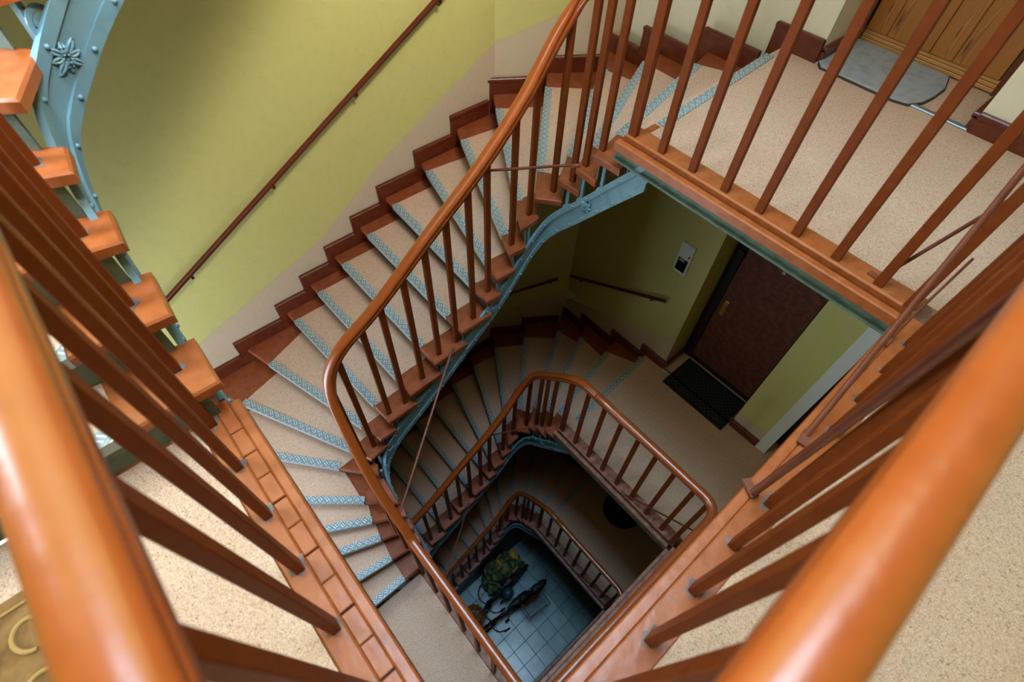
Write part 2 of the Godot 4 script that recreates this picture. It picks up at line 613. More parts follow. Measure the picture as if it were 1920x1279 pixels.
func landings():
	var rng := RandomNumberGenerator.new()
	rng.seed = 9
	for lv in [LU, LA, LB, LC]:
		var ze: float = 0.09 if lv >= LA else -0.36
		var fl = base("floor")
		var pm: Material = M.paint if lv == LA else M.paint_worn
		var s = S()
		box(s, -1.57, XR, lv - 0.18, lv, back_z(lv) - 0.6, -2.34)
		box(s, 0.205, XR, lv - 0.18, lv, -2.34, ZF)
		box(s, -1.30, 0.205, lv - 0.18, lv, ze + 0.158, ZF)
		part("carpet", s, M.carpet, fl)
		if lv == LU:
			continue
		# edge along the door platform
		s = S()
		box(s, -1.55, 0.066, lv - 0.055, lv, -2.208, -2.165, 0.006)
		part("edge_plank", s, pm, fl)
		s = S()
		box(s, -1.535, 0.10, lv - 0.05, lv + 0.026, -2.345, -2.222, 0.008)
		part("kerb", s, pm, fl)
		if lv == LA:
			s = S()
			box(s, -1.515, -1.475, lv - 0.05, lv + 0.007, -2.46, -2.345, 0.003)
			part("nosing_timber", s, pm, fl)
		# right edge
		s = S()
		box(s, 0.067, 0.1035, lv - 0.10, lv, -2.163, ze + 0.036, 0.004)
		part("edge_plank", s, pm, fl)
		s = S()
		box(s, 0.104, 0.205, lv - 0.10, lv + 0.003, -2.222, ze + 0.158, 0.004)
		part("kerb", s, pm, fl)
		# edge with the row of short blocks
		s = S()
		box(s, -1.33, 0.065, lv - 0.10, lv, ze, ze + 0.037, 0.006)
		part("edge_plank", s, pm, fl)
		s = S()
		box(s, -1.37, 0.102, lv - 0.10, lv, ze + 0.085, ze + 0.157, 0.006)
		part("kerb", s, pm, fl)
		s = S()
		box(s, -1.36, 0.10, lv - 0.10, lv - 0.022, ze + 0.037, ze + 0.085)
		part("block_bed", s, M.dark_panel, fl)
		var x := -1.36
		var wide := true
		while x < 0.02:
			var w := 0.152 if x < -1.3 else (0.105 if lv == LA else 0.2)
			s = S()
			var g := 0.005 if wide else 0.0008
			box(s, x + g, min(x + w, 0.1) - 0.001, lv - 0.05, lv - 0.004 + rng.randf() * 0.003, ze + 0.038, ze + 0.084, 0.003)
			part("edge_block", s, pm, fl)
			wide = not wide
			x += w
		# steel channel that carries the platform edge
		s = S()
		box(s, -1.55, 0.066, lv - 0.115, lv - 0.056, -2.24, -2.198)
		box(s, -1.55, 0.066, lv - 0.12, lv - 0.112, -2.24, -2.172)
		box(s, 0.075, 0.12, lv - 0.19, lv - 0.10, -2.2, ze)
		part("steel_channel", s, M.steel_dull, fl)

# ---------------------------------------------------------------- flights
# nosing n: outer end at the wall, inner end at the well (x, z)
func nosing(n: int, sh: float) -> Array:
	var B := [null,
		[Vector2(-1.30, 1.6), Vector2(-1.30, -0.36)], [Vector2(-1.71, 1.6), Vector2(-1.425, -0.36)], [Vector2(-2.24, 1.6), Vector2(-1.515, -0.36)],
		[Vector2(-2.68, 1.6), Vector2(-1.585, -0.36)], [Vector2(-3.32, 1.6), Vector2(-1.66, -0.36)], [Vector2(-3.52, 1.02), Vector2(-1.90, -0.345)],
		[Vector2(-3.52, 0.408), Vector2(-1.98, -0.354)], [Vector2(-3.52, -0.053), Vector2(-1.99, -0.487)], [Vector2(-3.52, -0.50), Vector2(-1.99, -0.60)],
		[Vector2(-3.52, -0.79), Vector2(-1.99, -0.83)], [Vector2(-3.52, -1.08), Vector2(-2.0, -1.09)], [Vector2(-3.52, -1.38), Vector2(-2.0, -1.36)],
		[Vector2(-3.52, -1.68), Vector2(-2.005, -1.613)], [Vector2(-3.52, -2.09), Vector2(-2.01, -1.71)], [Vector2(-3.52, -2.50), Vector2(-2.02, -1.842)],
		[Vector2(-3.52, -2.93), Vector2(-2.03, -1.951)], [Vector2(-3.257, -3.336), Vector2(-2.07, -2.10)], [Vector2(-2.96, -3.774), Vector2(-1.96, -2.20)],
		[Vector2(-2.575, -3.86), Vector2(-1.82, -2.195)], [Vector2(-2.055, -3.86), Vector2(-1.69, -2.18)], [Vector2(-1.59, -3.86), Vector2(-1.49, -2.19)]]
	if sh > 0.0 and n < 17:
		var A := [null, [Vector2(-1.29, 1.6), Vector2(-1.29, 0.10)], [Vector2(-1.60, 1.6), Vector2(-1.48, 0.10)], [Vector2(-1.95, 1.6), Vector2(-1.67, 0.095)],
			[Vector2(-2.38, 1.6), Vector2(-1.81, 0.095)], [Vector2(-3.0, 1.6), Vector2(-1.92, 0.10)], [Vector2(-3.52, 1.1), Vector2(-2.16, 0.02)],
			[Vector2(-3.52, 0.55), Vector2(-2.17, -0.19)], [Vector2(-3.52, 0.12), Vector2(-2.17, -0.42)], [Vector2(-3.52, -0.30), Vector2(-2.17, -0.65)],
			[Vector2(-3.52, -0.72), Vector2(-2.17, -0.90)], [Vector2(-3.52, -1.06), Vector2(-2.17, -1.13)], [Vector2(-3.52, -1.38), Vector2(-2.17, -1.37)], [Vector2(-3.52, -1.70), Vector2(-2.17, -1.57)],
			[Vector2(-3.52, -2.09), Vector2(-2.15, -1.75)], [Vector2(-3.52, -2.50), Vector2(-2.13, -1.88)], [Vector2(-3.52, -2.93), Vector2(-2.10, -1.98)]]
		return A[n]
	return B[n]

func meet(a: Vector2, b: Vector2, c: Vector2, d: Vector2) -> Vector2:
	var r = Geometry2D.line_intersects_line(a, b - a, c, d - c)
	return r if r != null else b

func wall_side(q: Array, n: int) -> Vector2:
	var d: Vector2 = (q[0] - q[1])
	var L := d.length()
	var cut := 0.26
	if n >= 9 and n <= 14:
		cut = 0.15
	elif n == 15:
		cut = 0.2
	elif n == 6 or n == 7:
		cut = 0.42
	elif n == 8:
		cut = 0.3
	elif n >= 18:
		cut = 0.34 if n < 21 else 0.16
	return q[0] - d / L * cut

func well_side(q: Array, n: int, sh: float) -> Vector2:
	var d: Vector2 = (q[0] - q[1]).normalized()
	var cut := 0.2
	if n <= 5:
		cut = 0.3
	elif n == 6:
		cut = 0.35
	elif n == 16 or n == 17:
		cut = 0.3
	elif n >= 18 and n <= 20:
		cut = 0.27
	elif n == 21:
		cut = 0.29
	return q[1] + d * cut

func flight(called, lv: float, first: int, sh: float, label: String, brackets: int):
	var t = thing(called, label, "staircase")
	var zc := 0.1 if sh > 0 else -0.36
	for n in range(first, 22):
		var q = nosing(n, sh)
		var y := lv + RISE * n
		var a: Vector2 = q[0]
		var b: Vector2 = q[1]
		var d := (a - b).normalized()
		var nb := Vector2(d.y, -d.x)        # towards the climb
		var q2 = nosing(min(n + 1, 21), sh)
		if nb.dot((q2[0] + q2[1]) / 2 - (a + b) / 2) < 0 and n < 21:
			nb = -nb
		if n == 21:
			nb = Vector2(1, 0.08).normalized()
		var ca := well_side(q, n, sh)
		var cb := wall_side(q, n)
		if n < 21:
			var a2: Vector2 = q2[0] + (q2[0] - a).normalized() * 0.02
			var b2: Vector2 = q2[1]
			# tread board
			var poly := [b, a]
			if a.x > XW + 0.05 and q2[0].x <= XW + 0.01 and n < 8:
				poly.append(Vector2(XW, ZF))
			if n == 16:
				poly.append(Vector2(XW, -2.95))
			if n == 18:
				poly.append(Vector2(-2.9, -3.86))
			var d3: Vector2 = (q2[0] - q2[1]).normalized()
			var n3 := Vector2(d3.y, -d3.x)
			if n3.dot(nb) < 0:
				n3 = -n3
			poly.append(q2[0] + (n3 * 0.045 if n < 20 else Vector2.ZERO))
			poly.append(b2 + (n3 * 0.045 if n < 20 else Vector2.ZERO))
			var s = S()
			prism(s, poly, y - 0.042, y, 0.008)
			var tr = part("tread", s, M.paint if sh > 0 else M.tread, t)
			# carpet inlay
			var c2 := well_side(q2, n + 1, sh)
			var d2 := wall_side(q2, n + 1)
			var cp := [ca, cb]
			cp.append(d2 + (n3 * 0.038 if n < 20 else Vector2.ZERO))
			cp.append(c2 + (n3 * 0.038 if n < 20 else Vector2.ZERO))
			s = S()
			prism(s, cp, y - 0.002, y + 0.003)
			part("carpet_inlay", s, M.carpet, tr)
			strip(tr, ca, cb, nb, y)
		else:
			strip(t, ca, cb, nb, y)
		# riser plate under the nosing
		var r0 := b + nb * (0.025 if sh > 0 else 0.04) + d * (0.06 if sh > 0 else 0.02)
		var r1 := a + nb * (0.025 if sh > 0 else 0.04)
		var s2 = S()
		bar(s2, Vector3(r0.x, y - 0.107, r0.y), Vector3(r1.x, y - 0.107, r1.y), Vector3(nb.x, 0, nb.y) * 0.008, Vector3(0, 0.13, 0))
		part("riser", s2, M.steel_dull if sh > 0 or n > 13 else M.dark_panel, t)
	stringer(t, lv, first, sh, brackets)

func strip(parent, a: Vector2, b: Vector2, nb: Vector2, y: float):
	var w := 0.062
	var o := -nb * 0.006
	var s = S()
	var A := Vector3(a.x + o.x, y + 0.007, a.y + o.y)
	var B := Vector3(b.x + o.x, y + 0.007, b.y + o.y)
	var N := Vector3(nb.x, 0, nb.y) * w
	var L := (b - a).length()
	var dn := Vector3(0, -0.046, 0)
	var uvs := [Vector2(0, 0), Vector2(L / 0.062, 0), Vector2(L / 0.062, 1), Vector2(0, 1)]
	var P := [A, B, B + N, A + N]
	var order := [0, 1, 2, 0, 2, 3]
	if (P[1] - P[0]).cross(P[2] - P[0]).y > 0:
		order = [0, 2, 1, 0, 3, 2]
	for i in order:
		s.set_uv(uvs[i] * 0.5)
		s.add_vertex(P[i])
	s.generate_normals()
	s.generate_tangents()
	var me = s.commit()
	part("nosing_strip", me, M.plate, parent)
	s = S()
	quad(s, A, B, B + dn, A + dn, -N)
	quad(s, A + N, B + N, B + N + dn * 0.2, A + N + dn * 0.2, N)
	quad(s, A, A + N, A + N + dn * 0.2, A + dn, A - B)
	quad(s, B, B + N, B + N + dn * 0.2, B + dn, B - A)
	part("strip_edge", s, M.alu, parent)

func stringer_line(sh: float) -> Array:
	# bottom edge of the web, heights above the landing the flight starts from
	var p := [Vector3(-1.37, -0.10, -0.365), Vector3(-1.48, 0.06, -0.366), Vector3(-1.68, 0.36, -0.37), Vector3(-1.86, 0.62, -0.38), Vector3(-1.97, 0.80, -0.43), Vector3(-2.02, 0.95, -0.52),
		Vector3(-2.03, 1.10, -0.66), Vector3(-2.03, 1.28, -0.90), Vector3(-2.03, 1.53, -1.2), Vector3(-2.03, 1.73, -1.41), Vector3(-2.03, 2.0, -1.73), Vector3(-2.03, 2.26, -1.95), Vector3(-2.02, 2.44, -2.07),
		Vector3(-1.97, 2.60, -2.16), Vector3(-1.88, 2.72, -2.2), Vector3(-1.83, 2.775, -2.2), Vector3(-1.67, 2.97, -2.2), Vector3(-1.48, 3.21, -2.2), Vector3(-1.30, 3.43, -2.2)]
	if sh > 0.0:
		p = [Vector3(-1.36, -0.215, 0.14), Vector3(-1.48, -0.075, 0.138), Vector3(-1.67, 0.115, 0.136), Vector3(-1.85, 0.34, 0.13), Vector3(-1.99, 0.48, 0.11), Vector3(-2.10, 0.61, 0.055), Vector3(-2.165, 0.67, -0.015), Vector3(-2.185, 0.75, -0.10),
			Vector3(-2.19, 0.87, -0.22), Vector3(-2.19, 1.03, -0.42), Vector3(-2.19, 1.33, -0.80), Vector3(-2.19, 1.62, -1.20), Vector3(-2.19, 1.9, -1.57), Vector3(-2.18, 2.2, -1.85), Vector3(-2.12, 2.45, -2.05), Vector3(-2.0, 2.62, -2.17),
			Vector3(-1.88, 2.74, -2.2), Vector3(-1.67, 2.97, -2.2), Vector3(-1.48, 3.21, -2.2), Vector3(-1.30, 3.43, -2.2)]
	return p

func ribbon(s, path: Array, off: float, lo: float, hi: float, th: float):
	# upright band that follows the path; off moves it towards the well
	var n := path.size()
	var rows := []
	for i in n:
		var t: Vector3 = path[min(i + 1, n - 1)] - path[max(i - 1, 0)]
		t.y = 0
		t = t.normalized()
		var o := Vector3(-t.z, 0, t.x)      # right of the climb: the well
		var b: Vector3 = path[i] + o * off
		rows.append([b + Vector3(0, lo, 0), b + Vector3(0, hi, 0), b + o * th + Vector3(0, hi, 0), b + o * th + Vector3(0, lo, 0), o])
	for i in n - 1:
		var A = rows[i]
		var B = rows[i + 1]
		quad(s, A[0], B[0], B[1], A[1], -A[4])
		quad(s, A[1], B[1], B[2], A[2], Vector3.UP)
		quad(s, A[2], B[2], B[3], A[3], A[4])
		quad(s, A[3], B[3], B[0], A[0], Vector3.DOWN)
	for e in [0, n - 1]:
		var A = rows[e]
		quad(s, A[0], A[1], A[2], A[3], (path[0] - path[1]) if e == 0 else (path[n - 1] - path[n - 2]))

func stringer(t, lv: float, first: int, sh: float, brackets: int):
	var p := stringer_line(sh)
	if first > 1:
		p = p.slice(4)
	p = chaikin(p, 2)
	for i in p.size():
		p[i].y += lv
	var D := 0.215
	var s = S()
	ribbon(s, p, -0.012, 0.0, D, 0.012)
	part("stringer", s, M.steel, t)
	for f in [[0.0, 0.055], [D - 0.055, D]]:
		s = S()
		ribbon(s, p, 0.0, f[0], f[1], 0.011)
		var fl = part("flange", s, M.steel, t)
		# rivets
		var dist := 0.0
		var nxt := 0.1
		var sm := SphereMesh.new()
		sm.radius = 0.009
		sm.height = 0.018
		sm.radial_segments = 10
		sm.rings = 6
		for i in p.size() - 1:
			var L: float = (p[i + 1] - p[i]).length()
			while nxt < dist + L:
				var k := (nxt - dist) / L
				var c: Vector3 = p[i].lerp(p[i + 1], k)
				var tt: Vector3 = p[i + 1] - p[i]
				tt.y = 0
				tt = tt.normalized()
				var rv = part("rivet", sm, M.steel, fl)
				rv.position = c + Vector3(-tt.z, 0, tt.x) * 0.012 + Vector3(0, (f[0] + f[1]) / 2, 0)
				nxt += 0.165
			dist += L
	# cast rosettes
	for want in [Vector3(-2.03, 0, -0.552) if sh == 0.0 else Vector3(-2.185, 0, -0.075), Vector3(-2.03, 0, -1.715), Vector3(-1.694, 0, -2.2)]:
		if first > 1:
			continue
		var bi := 0
		for i in p.size():
			if Vector2(p[i].x - want.x, p[i].z - want.z).length() < Vector2(p[bi].x - want.x, p[bi].z - want.z).length():
				bi = i
		var tt: Vector3 = (p[min(bi + 1, p.size() - 1)] - p[max(bi - 1, 0)])
		var along := tt.normalized()
		tt.y = 0
		tt = tt.normalized()
		var o := Vector3(-tt.z, 0, tt.x)
		rosette(t, p[bi] + Vector3(0, D / 2 + 0.005, 0) + o * 0.002, along, o)
	# posts and scrolls that carry the tread ends
	var nose := []
	for n in range(first, 21):
		var q = nosing(n, sh)
		var b: Vector2 = q[1]
		var bi := 0
		for i in p.size():
			if Vector2(p[i].x, p[i].z).distance_to(b) < Vector2(p[bi].x, p[bi].z).distance_to(b):
				bi = i
		var c: Vector3 = p[bi]
		var top := lv + RISE * n - 0.042
		var low := c.y + D
		if top - low < 0.015 or (sh > 0.0 and n < 6) or (sh == 0.0 and n == 17):
			continue
		var tt: Vector3 = (p[min(bi + 1, p.size() - 1)] - p[max(bi - 1, 0)])
		tt.y = 0
		tt = tt.normalized()
		var oo := Vector3(-tt.z, 0, tt.x)
		var s2 = S()
		bar(s2, Vector3(c.x, low - 0.03, c.z) + tt * 0.075 - oo * 0.02, Vector3(c.x, top, c.z) + tt * 0.075 - oo * 0.02, tt * 0.022, Vector3(-tt.z, 0, tt.x) * 0.022)
		part("post", s2, M.steel, t)
		if n <= brackets or n > 13:
			var r: float = clamp((top - low) * 0.42, 0.018, 0.055)
			var cen := Vector3(c.x, low + r + 0.004, c.z) + tt * (0.04 + r)
			var path := []
			for k in 34:
				var th := -PI / 2 + k / 33.0 * TAU * 1.75
				var rr := r * (1.0 - 0.8 * k / 33.0)
				path.append(cen + tt * cos(th) * rr + Vector3(0, sin(th) * rr, 0))
			s2 = S()
			sweep(s2, path, [Vector2(-0.009, -0.0025), Vector2(0.009, -0.0025), Vector2(0.009, 0.0025), Vector2(-0.009, 0.0025)], true, Vector3(-tt.z, 0, tt.x).cross(tt) * 0.001 + Vector3(-tt.z, 0, tt.x))
			part("scroll", s2, M.steel, t)

func rosette(t, at: Vector3, along: Vector3, o: Vector3):
	var s = S(true)
	var v := o.cross(along).normalized()
	for k in 8:
		var th := TAU * k / 8.0
		var d := along * cos(th) * 1.15 + v * sin(th) * 0.95
		var e := d.cross(o).normalized()
		var r := 0.052 if k % 2 == 0 else 0.040
		var pth := []
		for i in 6:
			pth.append(at + d * r * (0.15 + 0.85 * i / 5.0) + o * (0.004 + 0.006 * sin(PI * i / 5.0)))
		for w in [-1, 1]:
			var pp := []
			for i in 6:
				pp.append(pth[i] + e * w * 0.006 * sin(PI * i / 5.0))
			tube(s, pp, 0.0052, 6)
	for k in 6:
		var th := TAU * k / 6.0
		var c := at + along * cos(th) * 0.012 + v * sin(th) * 0.012
		tube(s, [c, c + o * 0.014], 0.005, 6)
	part("rosette", s, M.steel, t)

# ---------------------------------------------------------------- balustrades
func rail_profile() -> Array:
	var a := []
	for k in 13:
		var th := PI * k / 12.0
		a.append(Vector2(cos(th) * 0.036, sin(th) * 0.024))
	# counter-clockwise: over the top from right to left, then the moulded underside
	a.append(Vector2(-0.035, -0.008)); a.append(Vector2(-0.027, -0.014)); a.append(Vector2(-0.027, -0.019)); a.append(Vector2(-0.033, -0.023)); a.append(Vector2(-0.032, -0.048))
	a.append(Vector2(0.032, -0.048)); a.append(Vector2(0.033, -0.023)); a.append(Vector2(0.027, -0.019)); a.append(Vector2(0.027, -0.014)); a.append(Vector2(0.035, -0.008))
	return a

func round_corner(p0: Vector3, c: Vector3, p1: Vector3, r: float) -> Array:
	var a := c + (p0 - c).normalized() * r
	var b := c + (p1 - c).normalized() * r
	var out := []
	for k in 9:
		var t := k / 8.0
		out.append(a.lerp(c, t).lerp(c.lerp(b, t), t))
	return out

func rail_climb(sh: float) -> Array:
	# from the landing's corner up the flight; heights above the landing
	var p := [Vector3(-1.25, 1.235, -0.243), Vector3(-1.45, 1.41, -0.24), Vector3(-1.64, 1.616, -0.24), Vector3(-1.83, 1.916, -0.26), Vector3(-2.0, 2.166, -0.285), Vector3(-2.085, 2.356, -0.33), Vector3(-2.1, 2.476, -0.40),
		Vector3(-2.1, 2.591, -0.51), Vector3(-2.1, 2.73, -0.774), Vector3(-2.1, 3.093, -1.227), Vector3(-2.1, 3.395, -1.65), Vector3(-2.1, 3.676, -1.95), Vector3(-2.115, 3.836, -2.1), Vector3(-2.10, 4.006, -2.2),
		Vector3(-2.02, 4.186, -2.255), Vector3(-1.85, 4.366, -2.27), Vector3(-1.62, 4.64, -2.245), Vector3(-1.47, 4.80, -2.23), Vector3(-1.34, 4.862, -2.225), Vector3(-1.2, 4.862, -2.225)]
	for i in p.size():
		if p[i].x < -2.05:
			p[i] = Vector3(0, 5.336, 0) + (p[i] - Vector3(0, 5.336, 0)) * 0.984
	if sh > 0.0:
		for i in p.size():
			p[i].z += sh * clamp((p[i].z + 2.0) / 1.75, 0.0, 1.0)
			if p[i].x < -1.9 and p[i].z > -1.9:
				p[i].x -= 0.14
	return chaikin(p, 2)

func nearest_y(path: Array, x: float, z: float) -> float:
	var best := 1e9
	var y := 0.0
	for i in path.size() - 1:
		var a := Vector2(path[i].x, path[i].z)
		var b := Vector2(path[i + 1].x, path[i + 1].z)
		var c := Geometry2D.get_closest_point_to_segment(Vector2(x, z), a, b)
		var d := c.distance_to(Vector2(x, z))
		if d < best - 1e-4:
			best = d
			var L := a.distance_to(b)
			y = lerp(path[i].y, path[i + 1].y, 0.0 if L < 1e-5 else a.distance_to(c) / L)
	return y

func baluster(t, path: Array, x: float, y0: float, z: float, turn := 0.0, thick := 1.0, scuff := false):
	var y1 := nearest_y(path, x, z) - 0.03
	var s = S()
	var w := 0.021 * thick
	var d := 0.0145 * thick
	var c := 0.003
	var P := [Vector2(-w, -d + c), Vector2(-w + c, -d), Vector2(w - c, -d), Vector2(w, -d + c), Vector2(w, d - c), Vector2(w - c, d), Vector2(-w + c, d), Vector2(-w, d - c)]
	prism(s, P, 0.0, y1 - y0)
	var b = part("baluster", s, M.baluster, t)
	b.position = Vector3(x, y0, z)
	b.rotation.y = turn
	if scuff:
		# paint chipped to grey round the foot
		var rg := RandomNumberGenerator.new()
		rg.seed = int(abs(x) * 977 + abs(z) * 3571)
		var Q := []
		for k in 11:
			var th := TAU * k / 11
			var rr := 0.020 + 0.022 * rg.randf() * rg.randf()
			Q.append(Vector2(cos(th) * rr * 1.15, sin(th) * rr))
		s = S()
		prism(s, Q, -0.001, 0.0012)
		part("chipped_paint", s, M.chipped, b)

func balustrades():
	for lv in [LA, LB, LC]:
		var up: bool = lv == LA
		var zl := 0.19 if up else -0.24
		var zp := -2.225
		var h := 1.235 if up else 1.22
		var xr := 0.132 if up else 0.14
		var label: String = {LA: "nearest brown balustrade, its thick glossy handrail running round the camera's landing", LB: "balustrade one storey down, sweeping round the landing and up the large flight", LC: "lowest full balustrade, its small looping handrail framing the tiled hall floor"}[lv]
		var t = thing("balustrade", label, "railing")
		var y: float = lv + h
		var p1 := Vector3(-1.3, y, zp)
		var p2 := Vector3(xr, y, zp)
		var p3 := Vector3(xr, y, zl)
		var p4 := Vector3(-1.2, y, zl)
		var path := [p1, Vector3(-1.0, y, zp)]
		path.append_array(round_corner(p1, p2, p3, 0.16))
		path.append_array(round_corner(p2, p3, p4, 0.14))
		path.append(p4)
		var climb := rail_climb(0.45 if up else 0.0)
		for i in climb.size():
			climb[i].y += lv
		path.append_array(climb)
		# landing heights are level: drop the first climb point if it folds back
		var s = S(true)
		sweep(s, path, rail_profile())
		part("handrail", s, M.rail, t)
		var yk: float = lv + 0.026
		var flat := path.slice(0, path.size() - climb.size())
		for k in 9:
			var x := -1.50 + 0.2025 * k
			baluster(t, flat if k > 0 else [Vector3(-1.6, y - 0.13, -2.25), Vector3(-1.4, y - 0.07, -2.25)], x if k < 8 else 0.062, yk, -2.252 if k < 8 else -2.228, 0.0, 1.25 if k == 0 else 1.0)
		for k in 10:
			var z := -2.06 + 0.2 * k
			if z < zl - 0.12 and not (up and k == 4):
				baluster(t, flat, 0.155, lv + 0.003, z, PI / 2, 1.0, up)
		baluster(t, flat, 0.15, lv + 0.003, zl - 0.03, PI / 2, 1.2)
		for k in 6:
			baluster(t, flat, -1.29 + 0.208 * k, lv, 0.203 if up else -0.225, 0.0, 1.0, up)
		stair_balusters(t, climb, lv, 1, 0.45 if up else 0.0)
		braces(t, path, lv, up)
	# flight from the hall
	var t2 = thing("balustrade", "darkest bottom balustrade on the lowest flight, beside the parked bicycles", "railing")
	var path2 := rail_climb(0.0)
	var keep := []
	for v in path2:
		if v.z < -0.3 or v.x < -1.8:
			keep.append(v + Vector3(0, LC - RISE * 21, 0))
	var s2 = S(true)
	sweep(s2, keep, rail_profile())
	part("handrail", s2, M.rail, t2)
	stair_balusters(t2, keep, LC - RISE * 21, 6, 0.0)

func stair_balusters(t, path, lv, first, sh):
	var F := [[2, -1.48, -0.225], [3, -1.60, -0.225], [4, -1.75, -0.235], [5, -1.93, -0.26], [6, -2.05, -0.33], [7, -2.07, -0.44], [9, -2.06, -0.645], [9, -2.06, -0.80], [10, -2.06, -0.99], [11, -2.06, -1.17], [11, -2.07, -1.35], [12, -2.06, -1.52],
		[13, -2.085, -1.69], [15, -2.09, -1.92], [16, -2.11, -2.10], [17, -2.04, -2.25], [18, -1.89, -2.262], [19, -1.80, -2.258], [20, -1.69, -2.255]]
	if sh > 0.0:
		F = [[1, -1.43, 0.19], [2, -1.61, 0.19], [3, -1.78, 0.18], [4, -1.92, 0.17], [6, -2.21, -0.06], [7, -2.22, -0.27], [8, -2.22, -0.5], [9, -2.22, -0.74], [10, -2.22, -0.99], [11, -2.22, -1.2], [12, -2.22, -1.40], [13, -2.22, -1.6]]
	for f in F:
		if f[0] >= first:
			var turn := PI / 2 if f[0] > 6 and f[0] < 17 else 0.0
			baluster(t, path, f[1], lv + RISE * f[0], f[2], turn, 1.0, sh > 0.0 and f[0] < 6)

func braces(t, path, lv: float, up: bool):
	var R: Array
	if up:
		R = [[Vector3(-0.096, 0.03, -2.28), Vector3(0.13, 0.86, -2.25), 0.008], [Vector3(0.10, 0.015, -1.37), Vector3(-0.02, 1.09, -2.22), 0.011], [Vector3(0.09, 0.015, -2.02), Vector3(0.10, 0.35, -2.22), 0.005], [Vector3(0.098, 0.015, -1.04), Vector3(0.135, 1.14, -1.02), 0.013]]
	else:
		R = [[Vector3(-0.545, 0.03, -2.235), Vector3(0.13, 0.55, -2.24), 0.008]]
	# across the inner corners of the flight, from a tread end to the rail round the corner
	var ne := nosing(19, 0.0)
	if not up:
		R.append([Vector3(-1.84, RISE * 19 + 0.005, -2.185), Vector3(-2.085, 3.36, -1.66), 0.009])
		R.append([Vector3(-2.005, RISE * 11 + 0.005, -1.25), Vector3(-1.42, 1.28, -0.255), 0.010])
	for r in R:
		var a: Vector3 = r[0] + Vector3(0, lv, 0)
		var b: Vector3 = r[1] + Vector3(0, lv, 0)
		var s = S(true)
		var d := (b - a)
		var lift := Vector3(0, 0.02, 0)
		tube(s, [a - d.normalized() * 0.03, a + lift * 0.2, a + d * 0.04 + lift * 0.4, b], r[2], 10)
		part("brace_rod", s, M.rod, t)
		s = S()
		var hd := Vector3(d.x, 0, d.z).normalized()
		bar(s, a - hd * 0.05, a + hd * 0.015, Vector3(-hd.z, 0, hd.x) * 0.03, Vector3(0, 0.008, 0))
		part("brace_foot", s, M.rod, t)

# ---------------------------------------------------------------- doors, mats
func skirt(parent, a: Vector2, b: Vector2, inward: Vector2, y0: float, y1: float):
	var s = S()
	var th := 0.026
	prism(s, [a, b, b + inward * th, a + inward * th], y0, y1 - 0.022)
	prism(s, [a, b, b + inward * (th * 1.35), a + inward * (th * 1.35)], y1 - 0.03, y1, 0.007)
	part("skirting_board", s, M.skirting, parent)

